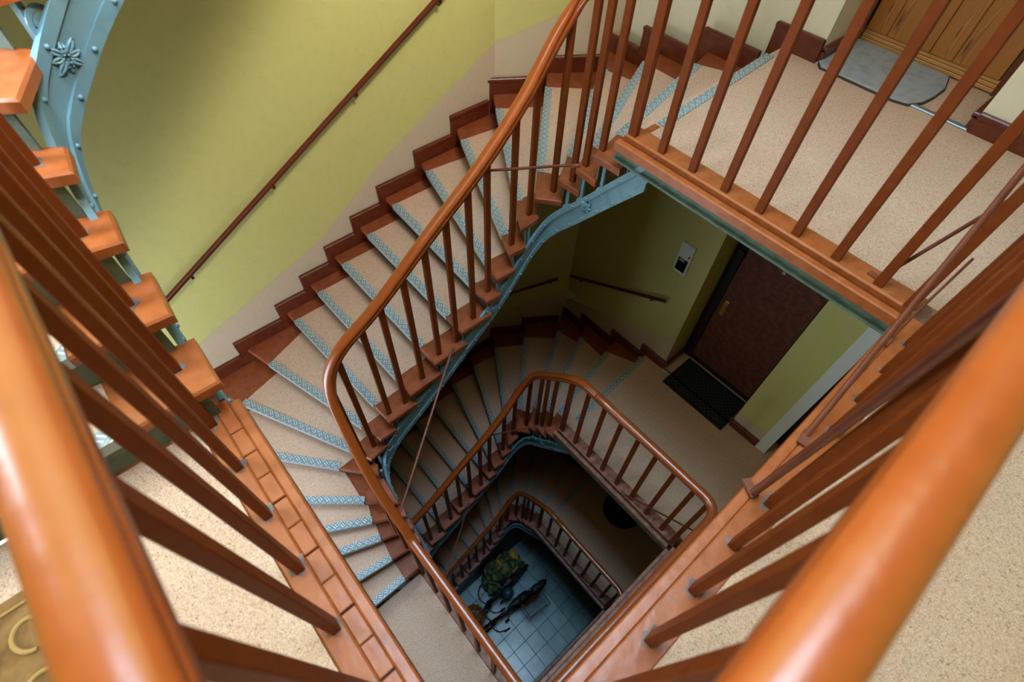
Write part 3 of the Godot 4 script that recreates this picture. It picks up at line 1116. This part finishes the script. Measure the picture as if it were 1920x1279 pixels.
func doors_and_mats():
	# stepped skirting up the walls beside the flights
	for fl in [[LA, 1, 0.45], [LB, 1, 0.0], [LC, 1, 0.0], [LC - RISE * 21, 4, 0.0]]:
		var lv: float = fl[0]
		var bs = base("baseboard_left")
		for n in range(fl[1], 21):
			var p: Vector2 = nosing(n, fl[2])[0]
			var q: Vector2 = nosing(n + 1, fl[2])[0]
			var y := lv + RISE * n
			var segs := []
			if n < 6 and p.y > 1.5 and q.y > 1.5:
				segs.append([p, q, Vector2(0, -1)])
			elif n == 5:
				segs.append([p, Vector2(XW, ZF), Vector2(0, -1)])
				segs.append([Vector2(XW, ZF), q, Vector2(1, 0)])
			elif n < 16:
				segs.append([p, q, Vector2(1, 0)])
			elif n == 16:
				segs.append([p, q, Vector2(0.83, 0.56)])
			elif n == 17:
				segs.append([p, q, Vector2(0.83, 0.56)])
			elif n == 18:
				segs.append([p, Vector2(-2.9, back_z(lv + 3.6)), Vector2(0.83, 0.56)])
				segs.append([Vector2(-2.9, back_z(lv + 3.6)), Vector2(q.x, back_z(lv + 3.6)), Vector2(0, 1)])
			else:
				segs.append([Vector2(p.x, back_z(lv + 3.6)), Vector2(q.x, back_z(lv + 3.6)), Vector2(0, 1)])
			for k in segs.size():
				var sg = segs[k]
				var d: Vector2 = (sg[1] - sg[0]).normalized()
				var a: Vector2 = sg[0] - (d * 0.065 if k == 0 else Vector2.ZERO)
				var b: Vector2 = sg[1] - (d * 0.065 if k == segs.size() - 1 else Vector2.ZERO)
				skirt(bs, a, b, sg[2], y - RISE, y + 0.145)
	for lv in [LA, LB, LC]:
		var zb := back_z(lv)
		var zd := door_z(lv)
		var bb = base("baseboard_back")
		skirt(bb, Vector2(-1.66, zb), Vector2(-1.315, zb), Vector2(0, 1), lv - 0.1, lv + 0.145)
		skirt(bb, Vector2(-0.33, zb), Vector2(0.015, zb), Vector2(0, 1), lv, lv + 0.12)
		skirt(bb, Vector2(-1.315, zb), Vector2(-1.315, zd), Vector2(1, 0), lv, lv + 0.10)
		skirt(bb, Vector2(-0.33, zb), Vector2(-0.33, zd), Vector2(-1, 0), lv, lv + 0.10)
		var s = S()
		box(s, -1.31, -0.335, lv, lv + 0.012, zb - 0.015, zb + 0.025, 0.005)
		part("threshold_strip", s, M.chrome, bb)
	# pine door on the camera's landing
	var zd := -4.42
	var dr = base("door_1")
	dr.set_meta("label", "knotty pine plank door on the camera's landing at the top right")
	var x := -1.285
	var k := 0
	while x < -0.42:
		var w := 0.145
		var x1: float = min(x + w, -0.405)
		var s = S()
		plank(s, x + 0.0015, x1 - 0.0015, LA + 0.085, LA + 2.12, zd)
		part("plank", s, M.pine[k % 3], dr)
		x += w
		k += 1
	for j in 3:
		var s = S()
		box(s, -1.29, -0.40, LA + 0.012 + 0.024 * j, LA + 0.032 + 0.024 * j, zd - 0.03, zd + 0.026 - 0.006 * j, 0.004)
		part("bottom_moulding", s, M.pine_trim, dr)
	for xx in [[-1.325, -1.288], [-0.405, -0.36]]:
		var s = S()
		box(s, xx[0], xx[1], LA, LA + 2.2, zd - 0.04, zd + 0.035, 0.004)
		part("door_frame", s, M.dark_frame if xx[0] < -1 else M.skirting, dr)
	# brown doors below
	for lv in [LB]:
		zd = -4.18
		dr = base("door_2")
		dr.set_meta("label", "dark brown door with brass lever handle one storey down")
		var s = S()
		box(s, -1.20, -0.37, lv + 0.06, lv + 2.12, zd - 0.05, zd, 0.006)
		part("door_leaf", s, M.brown_door, dr)
		s = S()
		box(s, -1.31, -1.205, lv, lv + 2.2, zd - 0.05, zd + 0.02, 0.004)
		box(s, -0.372, -0.335, lv, lv + 2.2, zd - 0.05, zd + 0.03, 0.004)
		part("door_frame", s, M.dark_frame, dr)
		s = S()
		box(s, -1.205, -0.37, lv, lv + 0.06, zd - 0.05, zd + 0.01)
		part("sill", s, M.dark_frame, dr)
		var hx := -1.13
		var hy: float = lv + 1.0
		s = S()
		box(s, hx - 0.022, hx + 0.022, hy - 0.11, hy + 0.11, zd, zd + 0.008, 0.003)
		var hp = part("handle_plate", s, M.brass, dr)
		s = S(true)
		tube(s, [Vector3(hx, hy + 0.03, zd), Vector3(hx, hy + 0.03, zd + 0.045), Vector3(hx + 0.02, hy + 0.03, zd + 0.055), Vector3(hx + 0.12, hy + 0.025, zd + 0.055)], 0.009, 8)
		part("handle", s, M.brass, hp)
		s = S()
		box(s, -0.825, -0.795, lv + 1.80, lv + 1.835, zd, zd + 0.006, 0.002)
		part("peephole", s, M.mat_grey, dr)
		s = S()
		box(s, -1.27, -1.20, lv + 1.70, lv + 1.80, zd + 0.02, zd + 0.06, 0.01)
		part("lock_case", s, M.black, dr)
	# mats
	var t = thing("doormat", "flat grey felt doormat with cut corners before the pine door", "doormat")
	var s = S()
	var P := [Vector2(-1.29, -4.38), Vector2(-0.66, -4.37), Vector2(-0.615, -4.2), Vector2(-0.615, -4.05), Vector2(-0.63, -3.93), Vector2(-0.68, -3.835), Vector2(-0.76, -3.81), Vector2(-1.25, -3.81), Vector2(-1.30, -3.87), Vector2(-1.31, -4.2)]
	prism(s, P, LA + 0.012, LA + 0.022, 0.004)
	part("pile", s, M.mat_grey, t)
	s = S()
	var P2 := []
	for q in P:
		P2.append(Vector2(-0.96, -4.1) + (q - Vector2(-0.96, -4.1)) * 1.022)
	prism(s, P2, LA + 0.001, LA + 0.0125, 0.002)
	part("backing", s, M.mat_edge, t)
	t = thing("doormat", "black rubber doormat with raised lattice before the brown door", "doormat")
	s = S()
	box(s, -1.19, -0.345, LB + 0.001, LB + 0.012, -4.14, -3.62, 0.004)
	part("base", s, M.rubber, t)
	s = S()
	for i in range(-14, 20):
		for dirn in [1.0, -1.0]:
			var c0 := -1.15 + i * 0.06
			var a := Vector2(c0, -4.10)
			var b := Vector2(c0 + dirn * 0.44, -3.66)
			var t0 := 0.0
			var t1 := 1.0
			for e in [[-1.15, 1.0], [-0.385, -1.0]]:
				var da: float = (a.x - e[0]) * e[1]
				var db: float = (b.x - e[0]) * e[1]
				if da < 0 and db < 0:
					t1 = -1.0
				elif da < 0:
					t0 = max(t0, da / (da - db))
				elif db < 0:
					t1 = min(t1, da / (da - db))
			if t1 - t0 > 0.03:
				var p := a.lerp(b, t0)
				var q := a.lerp(b, t1)
				bar(s, Vector3(p.x, LB + 0.013, p.y), Vector3(q.x, LB + 0.013, q.y), Vector3(0.007, 0, 0), Vector3(0, 0.004, 0))
	part("raised_lattice", s, M.lattice, t)
	t = thing("doormat", "round black mat on the dim landing two storeys down", "doormat")
	s = S()
	var C := []
	for i in 40:
		C.append(Vector2(-0.78 + 0.33 * cos(TAU * i / 40), -3.55 + 0.33 * sin(TAU * i / 40)))
	prism(s, C, LC + 0.001, LC + 0.016, 0.005)
	part("pile", s, M.round_mat, t)
	s = S()
	for rr in [0.31, 0.26]:
		var ring := []
		for i in 41:
			ring.append(Vector3(-0.78 + rr * cos(TAU * i / 40), LC + 0.016, -3.55 + rr * sin(TAU * i / 40)))
		sweep(s, ring, [Vector2(-0.008, -0.002), Vector2(0.008, -0.002), Vector2(0.008, 0.004), Vector2(-0.008, 0.004)], false)
	part("rim", s, M.black, t)
	t = thing("doormat", "brown and gold doormat with curling relief at the bottom left corner", "doormat")
	s = S()
	box(s, -1.115, -0.30, LA + 0.001, LA + 0.012, 0.70, 1.35, 0.004)
	part("pile", s, M.mat_gold, t)
	s = S(true)
	for e in [[Vector3(-1.075, 0, 0.74), Vector3(-1.075, 0, 1.31)], [Vector3(-0.34, 0, 0.74), Vector3(-0.34, 0, 1.31)], [Vector3(-1.075, 0, 0.74), Vector3(-0.34, 0, 0.74)]]:
		tube(s, [e[0] + Vector3(0, LA + 0.012, 0), e[1] + Vector3(0, LA + 0.012, 0)], 0.006, 6)
	for i in 4:
		for j in 3:
			var path := []
			for m in 22:
				var th := m / 21.0 * 4.6 + (i * 1.7 + j)
				var r := 0.065 * (1.0 - 0.72 * m / 21.0)
				path.append(Vector3(-0.99 + 0.18 * i + r * cos(th), LA + 0.012, 0.83 + 0.18 * j + r * sin(th)))
			tube(s, path, 0.008, 6)
	part("curling_relief", s, M.mat_gold_light, t)

func plank(s, x0, x1, y0, y1, z):
	# upright board with uv along its length
	var b := 0.004
	var f := [Vector3(x0 + b, y0, z + 0.02), Vector3(x1 - b, y0, z + 0.02), Vector3(x1 - b, y1, z + 0.02), Vector3(x0 + b, y1, z + 0.02)]
	var uv := [Vector2(0, 1), Vector2(1, 1), Vector2(1, 0), Vector2(0, 0)]
	for i in [0, 2, 1, 0, 3, 2]:
		s.set_uv(uv[i])
		s.add_vertex(f[i])
	s.set_uv(Vector2(0.02, 0.5))
	quad(s, f[0], f[3], Vector3(x0, y1, z + 0.016), Vector3(x0, y0, z + 0.016), Vector3(-1, 0, 1))
	quad(s, f[1], f[2], Vector3(x1, y1, z + 0.016), Vector3(x1, y0, z + 0.016), Vector3(1, 0, 1))
	box(s, x0, x1, y0, y1, z - 0.02, z + 0.016)

# ---------------------------------------------------------------- small things on the walls
func wall_rail(label: String, pts: Array, out: Vector3, group := ""):
	var t = thing("wall_handrail", label, "handrail", Vector3.ZERO, 0.0, group)
	var s = S(true)
	tube(s, pts, 0.02, 12)
	part("rail", s, M.skirting, t)
	var a: Vector3 = pts[0]
	var b: Vector3 = pts[pts.size() - 1]
	var L := a.distance_to(b)
	var n: int = max(2, int(round(L / 1.25)) + 1)
	for k in n:
		var c := a.lerp(b, 0.12 + 0.76 * k / (n - 1))
		s = S(true)
		tube(s, [c, c + Vector3(0, -0.045, 0), c + Vector3(0, -0.065, 0) - out * 0.02, c + Vector3(0, -0.07, 0) - out * 0.085], 0.0105, 8)
		part("bracket", s, M.skirting, t)

func small_things():
	wall_rail("long thin brown handrail on the green wall beside the large flight", [Vector3(-3.44, 9.00, 0.35), Vector3(-3.44, 10.66, -2.75)], Vector3(1, 0, 0))
	wall_rail("short dark handrail on the shaded corner wall one storey down", [Vector3(-3.36, EYE - 5.26, -3.00), Vector3(-2.98, EYE - 5.02, -3.57)], Vector3(0.83, 0, 0.56))
	wall_rail("dark handrail on the olive wall left of the brown door", [Vector3(-2.885, EYE - 4.98, -3.70), Vector3(-1.57, EYE - 4.262, -3.70)], Vector3(0, 0, 1))
	# meter box by the brown door
	var t = thing("meter_box", "white meter box with a dark window on the olive wall", "box", Vector3(-1.587, LB + 1.655, -3.78))
	var s = S()
	box(s, -0.075, 0.075, -0.185, 0.185, 0.0, 0.03, 0.004)
	part("cover", s, M.white, t)
	s = S()
	box(s, -0.053, 0.055, -0.155, 0.005, 0.028, 0.034, 0.002)
	part("window", s, M.smoke_glass, t)
	s = S()
	box(s, -0.04, 0.02, -0.03, 0.0, 0.033, 0.036, 0.001)
	part("meter", s, M.mat_grey, t)
	s = S(true)
	tube(s, [Vector3(0.05, 0.06, 0.028), Vector3(0.05, 0.06, 0.04)], 0.009, 10)
	part("lock", s, M.black, t)

# ---------------------------------------------------------------- bicycles and bags in the hall
func wheel(parent, c: Vector3, axis: Vector3, r: float):
	var s = S(true)
	var e := Vector3.UP
	var f := axis.cross(e).normalized()
	var ring := []
	for i in 33:
		ring.append(c + (e * sin(TAU * i / 32) + f * cos(TAU * i / 32)) * r)
	sweep(s, ring, circle(0.021, 8), false, axis)
	var w = part("tyre", s, M.rubber, parent)
	s = S()
	for i in 14:
		var d := (e * sin(TAU * i / 14) + f * cos(TAU * i / 14))
		bar(s, c + axis * 0.02, c + d * (r - 0.01), axis * 0.002, d.cross(axis) * 0.002)
	part("spokes", s, M.chrome, w)
	s = S(true)
	tube(s, [c - axis * 0.04, c + axis * 0.04], 0.02, 10)
	part("hub", s, M.chrome, w)

# bicycle standing along +z (front) at its own origin
func bicycle(label: String, at: Vector3, turn: float, frame: Material, swept: float) -> Node3D:
	var t = thing("bicycle", label, "bicycle", at, turn)
	var ax := Vector3(1, 0, 0)
	wheel(t, Vector3(0, 0.34, 0.53), ax, 0.32)
	wheel(t, Vector3(0, 0.34, -0.52), ax, 0.32)
	var s = S(true)
	var bb := Vector3(0, 0.30, -0.08)
	var seat := Vector3(0, 0.80, -0.24)
	var head := Vector3(0, 0.84, 0.34)
	tube(s, [bb, seat], 0.017, 8)
	tube(s, [bb, head + Vector3(0, -0.16, 0.05)], 0.021, 8)
	tube(s, [seat + Vector3(0, -0.1, 0.03), head], 0.017, 8)
	tube(s, [head + Vector3(0, 0.12, -0.03), head + Vector3(0, -0.2, 0.06)], 0.02, 8)
	for k in [-1, 1]:
		tube(s, [bb + ax * k * 0.03, Vector3(0.05 * k, 0.34, -0.52)], 0.009, 6)
		tube(s, [seat + Vector3(0.015 * k, -0.03, 0), Vector3(0.05 * k, 0.34, -0.52)], 0.008, 6)
		tube(s, [head + Vector3(0.03 * k, -0.2, 0.06), Vector3(0.045 * k, 0.34, 0.53)], 0.011, 6)
	part("frame", s, frame, t)
	s = S(true)
	tube(s, [head + Vector3(0, 0.1, -0.03), head + Vector3(0, 0.2, -0.01)], 0.013, 8)
	for k in [-1, 1]:
		tube(s, chaikin([head + Vector3(0, 0.2, -0.01), head + Vector3(0.12 * k, 0.22, 0.03), head + Vector3(0.26 * k, 0.21, -0.04), head + Vector3(0.30 * k, 0.19, -0.04 - swept)], 2), 0.012, 8)
	var hb = part("handlebar", s, M.black, t)
	for k in [-1, 1]:
		s = S(true)
		tube(s, [head + Vector3(0.297 * k, 0.191, -0.03 - swept * 0.6), head + Vector3(0.304 * k, 0.189, -0.09 - swept)], 0.018, 8)
		part("grip", s, M.rubber, hb)
		s = S(true)
		tube(s, [head + Vector3(0.22 * k, 0.2, 0.0), head + Vector3(0.27 * k, 0.17, -0.10)], 0.006, 6)
		part("brake_lever", s, M.black, hb)
	# saddle
	s = S(true)
	var rows := []
	for i in 9:
		var u := i / 8.0
		var w := 0.02 + 0.065 * pow(u, 1.3) * (1.0 if u < 0.9 else 0.8)
		rows.append([Vector3(0, 0.92 - 0.01 * u, -0.06 - 0.26 * u), w])
	for i in 8:
		for k in 8:
			var t0 := PI * k / 8.0
			var t1 := PI * (k + 1) / 8.0
			var A: Vector3 = rows[i][0]
			var B: Vector3 = rows[i + 1][0]
			var wa: float = rows[i][1]
			var wb: float = rows[i + 1][1]
			var mid := Vector3(cos((t0 + t1) / 2), sin((t0 + t1) / 2), 0)
			quad(s, A + Vector3(cos(t0) * wa, sin(t0) * 0.035, 0), B + Vector3(cos(t0) * wb, sin(t0) * 0.035, 0), B + Vector3(cos(t1) * wb, sin(t1) * 0.035, 0), A + Vector3(cos(t1) * wa, sin(t1) * 0.035, 0), mid)
	tube(s, [seat, Vector3(0, 0.92, -0.2)], 0.012, 8)
	part("saddle", s, M.black, t)
	# rear rack and mudguards
	s = S(true)
	for k in [-1, 0, 1]:
		tube(s, [Vector3(0.06 * k, 0.74, -0.32), Vector3(0.06 * k, 0.74, -0.80)], 0.006, 6)
	for k in [-1, 1]:
		tube(s, [Vector3(0.07 * k, 0.74, -0.62), Vector3(0.06 * k, 0.36, -0.53)], 0.006, 6)
	part("rack", s, M.black, t)
	for c in [0.53, -0.52]:
		s = S(true)
		var arc := []
		for i in 13:
			var th := deg_to_rad(20 + 150 * i / 12.0) if c < 0 else deg_to_rad(10 + 120 * i / 12.0)
			arc.append(Vector3(0, 0.34 + sin(th) * 0.36, c - cos(th) * 0.36))
		sweep(s, arc, [Vector2(-0.028, -0.004), Vector2(0.028, -0.004), Vector2(0.022, 0.006), Vector2(-0.022, 0.006)], true, Vector3(1, 0, 0.001).cross(Vector3(0, 0, 1)))
		part("mudguard", s, frame, t)
	s = S(true)
	for k in [-1, 1]:
		tube(s, [bb, bb + Vector3(0.08 * k, 0, 0), bb + Vector3(0.09 * k, -0.15 * k, 0.06)], 0.008, 6)
		tube(s, [bb + Vector3(0.09 * k, -0.15 * k, 0.02), bb + Vector3(0.09 * k, -0.15 * k, 0.10)], 0.022, 6)
	part("pedals", s, M.black, t)
	return t

func hall_things():
	# nearer bicycle: dark red, wire basket at the back
	var b1 = bicycle("dark red bicycle with a wire basket over its rear wheel", Vector3(-1.13, 0, -1.25), deg_to_rad(-6.0), M.red, 0.16)
	var s = S()
	var x0 := 0.03
	var bx := [x0, x0 + 0.30]
	for lvl in 5:
		var y := 0.52 + 0.06 * lvl
		var g := 0.012 * lvl
		for e in [[Vector3(bx[0] - g, y, -0.40 + g), Vector3(bx[1] + g, y, -0.40 + g)], [Vector3(bx[1] + g, y, -0.40 + g), Vector3(bx[1] + g, y, -0.78 - g)], [Vector3(bx[1] + g, y, -0.78 - g), Vector3(bx[0] - g, y, -0.78 - g)], [Vector3(bx[0] - g, y, -0.78 - g), Vector3(bx[0] - g, y, -0.40 + g)]]:
			bar(s, e[0], e[1], Vector3(0, 0.014 if lvl == 4 else 0.005, 0), (e[1] - e[0]).normalized().cross(Vector3.UP) * (0.016 if lvl == 4 else 0.005))
	for i in 11:
		var u := i / 10.0
		var xx: float = lerp(bx[0], bx[1], u)
		var zz: float = lerp(-0.40, -0.78, u)
		bar(s, Vector3(xx, 0.52, -0.40), Vector3(xx, 0.76, -0.35), Vector3(0.006, 0, 0), Vector3(0, 0, 0.006))
		bar(s, Vector3(xx, 0.52, -0.78), Vector3(xx, 0.76, -0.83), Vector3(0.006, 0, 0), Vector3(0, 0, 0.006))
		bar(s, Vector3(xx, 0.52, -0.40), Vector3(xx, 0.52, -0.78), Vector3(0.006, 0, 0), Vector3(0, 0.006, 0))
		bar(s, Vector3(bx[0], 0.52, zz), Vector3(bx[0] - 0.05, 0.76, zz), Vector3(0, 0, 0.006), Vector3(0.006, 0, 0))
		bar(s, Vector3(bx[1], 0.52, zz), Vector3(bx[1] + 0.05, 0.76, zz), Vector3(0, 0, 0.006), Vector3(0.006, 0, 0))
		bar(s, Vector3(bx[0], 0.52, zz), Vector3(bx[1], 0.52, zz), Vector3(0, 0, 0.006), Vector3(0, 0.006, 0))
	var wb = part("wire_basket", s, M.wire, b1)
	s = S()
	bar(s, Vector3(0.10, 0.54, -0.45), Vector3(0.10, 0.80, -0.62), Vector3(0.055, 0, 0), Vector3(0, 0.005, 0.005))
	bar(s, Vector3(0.10, 0.80, -0.62), Vector3(0.13, 0.56, -0.76), Vector3(0.055, 0, 0), Vector3(0, 0.005, 0.005))
	part("red_strap", s, mat(Color(0.45, 0.10, 0.06), 0.6), wb)
	part("saddle_bag", blob(Vector3(0.09, 0.08, 0.17), 21, 0.12), M.black, b1).position = Vector3(0, 0.80, -0.45)
	part("rolled_cover", blob(Vector3(0.075, 0.07, 0.20), 23, 0.12), M.dark_frame, b1).position = Vector3(0.01, 0.80, -0.80)
	# further bicycle: grey, wicker basket on the handlebar
	var b2 = bicycle("grey bicycle with a round wicker basket on its handlebar", Vector3(-1.46, 0, -1.37), deg_to_rad(4.0), M.grey_frame, 0.14)
	s = S(true)
	for lvl in 9:
		var y := 0.80 + 0.028 * lvl
		var r := 0.145 + 0.007 * lvl
		var ring := []
		for i in 25:
			ring.append(Vector3(cos(TAU * i / 24) * r * (1.0 + 0.03 * (1 if (i + lvl) % 2 == 0 else -1)), y, 0.60 + sin(TAU * i / 24) * r * 0.85))
		tube(s, ring, 0.013, 6)
	for i in 12:
		var th := TAU * i / 12
		tube(s, [Vector3(cos(th) * 0.14, 0.79, 0.60 + sin(th) * 0.12), Vector3(cos(th) * 0.205, 1.04, 0.60 + sin(th) * 0.175)], 0.006, 5)
	for i in 6:
		tube(s, [Vector3(-0.11, 0.80, 0.52 + 0.032 * i), Vector3(0.11, 0.80, 0.52 + 0.032 * i)], 0.014, 5)
	part("wicker_basket", s, M.wicker, b2)
	for k in [-1, 1]:
		s = S()
		box(s, 0.16 * k - 0.012, 0.16 * k + 0.012, 1.06, 1.085, 0.30, 0.325, 0.004)
		part("reflector", s, mat(Color(0.75, 0.7, 0.2), 0.4), b2)
	# cycle helmet hung on the rack of the grey bicycle
	var hm = thing("helmet", "dusty blue rounded helmet between the two bicycles", "helmet", Vector3(-1.34, 0.84, -1.52), 0.3)
	var sm := SphereMesh.new()
	sm.radius = 0.105
	sm.height = 0.15
	sm.is_hemisphere = false
	part("shell", sm, M.helmet, hm)
	s = S(true)
	var rim := []
	for i in 25:
		rim.append(Vector3(cos(TAU * i / 24) * 0.106, -0.02, sin(TAU * i / 24) * 0.106))
	tube(s, rim, 0.008, 6)
	part("rim", s, M.black, hm)
	# heap of camouflage bags against the stair panel
	var heap = thing("camouflage_bag", "heaped camouflage bag with mustard flaps leaning on the dark stair panel", "bag", Vector3(-1.80, 0, -1.84))
	var rng := RandomNumberGenerator.new()
	rng.seed = 12
	var lumps := [[Vector3(0, 0.24, 0), Vector3(0.24, 0.28, 0.33), 1], [Vector3(-0.07, 0.48, 0.24), Vector3(0.20, 0.20, 0.20), 2], [Vector3(0.03, 0.56, -0.06), Vector3(0.20, 0.16, 0.26), 3], [Vector3(0.16, 0.26, -0.2), Vector3(0.13, 0.24, 0.18), 4], [Vector3(0.04, 0.24, 0.38), Vector3(0.22, 0.24, 0.17), 5], [Vector3(0.10, 0.60, 0.16), Vector3(0.11, 0.10, 0.13), 6], [Vector3(-0.13, 0.62, -0.02), Vector3(0.10, 0.10, 0.14), 7]]
	for l in lumps:
		part("camouflage_pouch", blob(l[1], l[2], 0.34), M.camo, heap).position = l[0]
	for l in [[Vector3(-0.02, 0.70, -0.26), Vector3(0.10, 0.05, 0.075), 8], [Vector3(0.20, 0.56, -0.06), Vector3(0.035, 0.06, 0.15), 9], [Vector3(-0.10, 0.70, 0.08), Vector3(0.08, 0.03, 0.035), 10]]:
		part("mustard_flap", blob(l[1], l[2], 0.2), M.mustard, heap).position = l[0]
	for k in 3:
		s = S()
		var path := []
		for i in 12:
			var u := i / 11.0
			path.append(Vector3(0.10 + 0.16 * sin(u * PI), 0.62 - 0.5 * u, -0.28 + 0.12 * k + 0.25 * u))
		sweep(s, path, [Vector2(-0.018, -0.003), Vector2(0.018, -0.003), Vector2(0.018, 0.003), Vector2(-0.018, 0.003)])
		part("strap", s, M.black, heap)

func blob(size: Vector3, sd: int, rough: float) -> ArrayMesh:
	var f := FastNoiseLite.new()
	f.seed = sd
	f.frequency = 1.3
	f.fractal_octaves = 3
	var s = S(true)
	var n := 20
	var m := 28
	var P := []
	for i in n + 1:
		var row := []
		for j in m + 1:
			var th := PI * i / n
			var ph := TAU * (j % m) / m
			var d := Vector3(sin(th) * cos(ph), cos(th), sin(th) * sin(ph))
			var k := 1.0 + rough * f.get_noise_3dv(d * 1.6) * 1.6 + 0.05 * sin(ph * 7 + th * 5)
			row.append(d * size * k)
		P.append(row)
	for i in n:
		for j in m:
			var a: Vector3 = P[i][j]
			if i > 0:
				tri(s, a, P[i][j + 1], P[i + 1][j], a + P[i + 1][j + 1])
			if i < n - 1:
				tri(s, P[i][j + 1], P[i + 1][j + 1], P[i + 1][j], a + P[i + 1][j + 1])
	s.generate_normals()
	return s.commit()
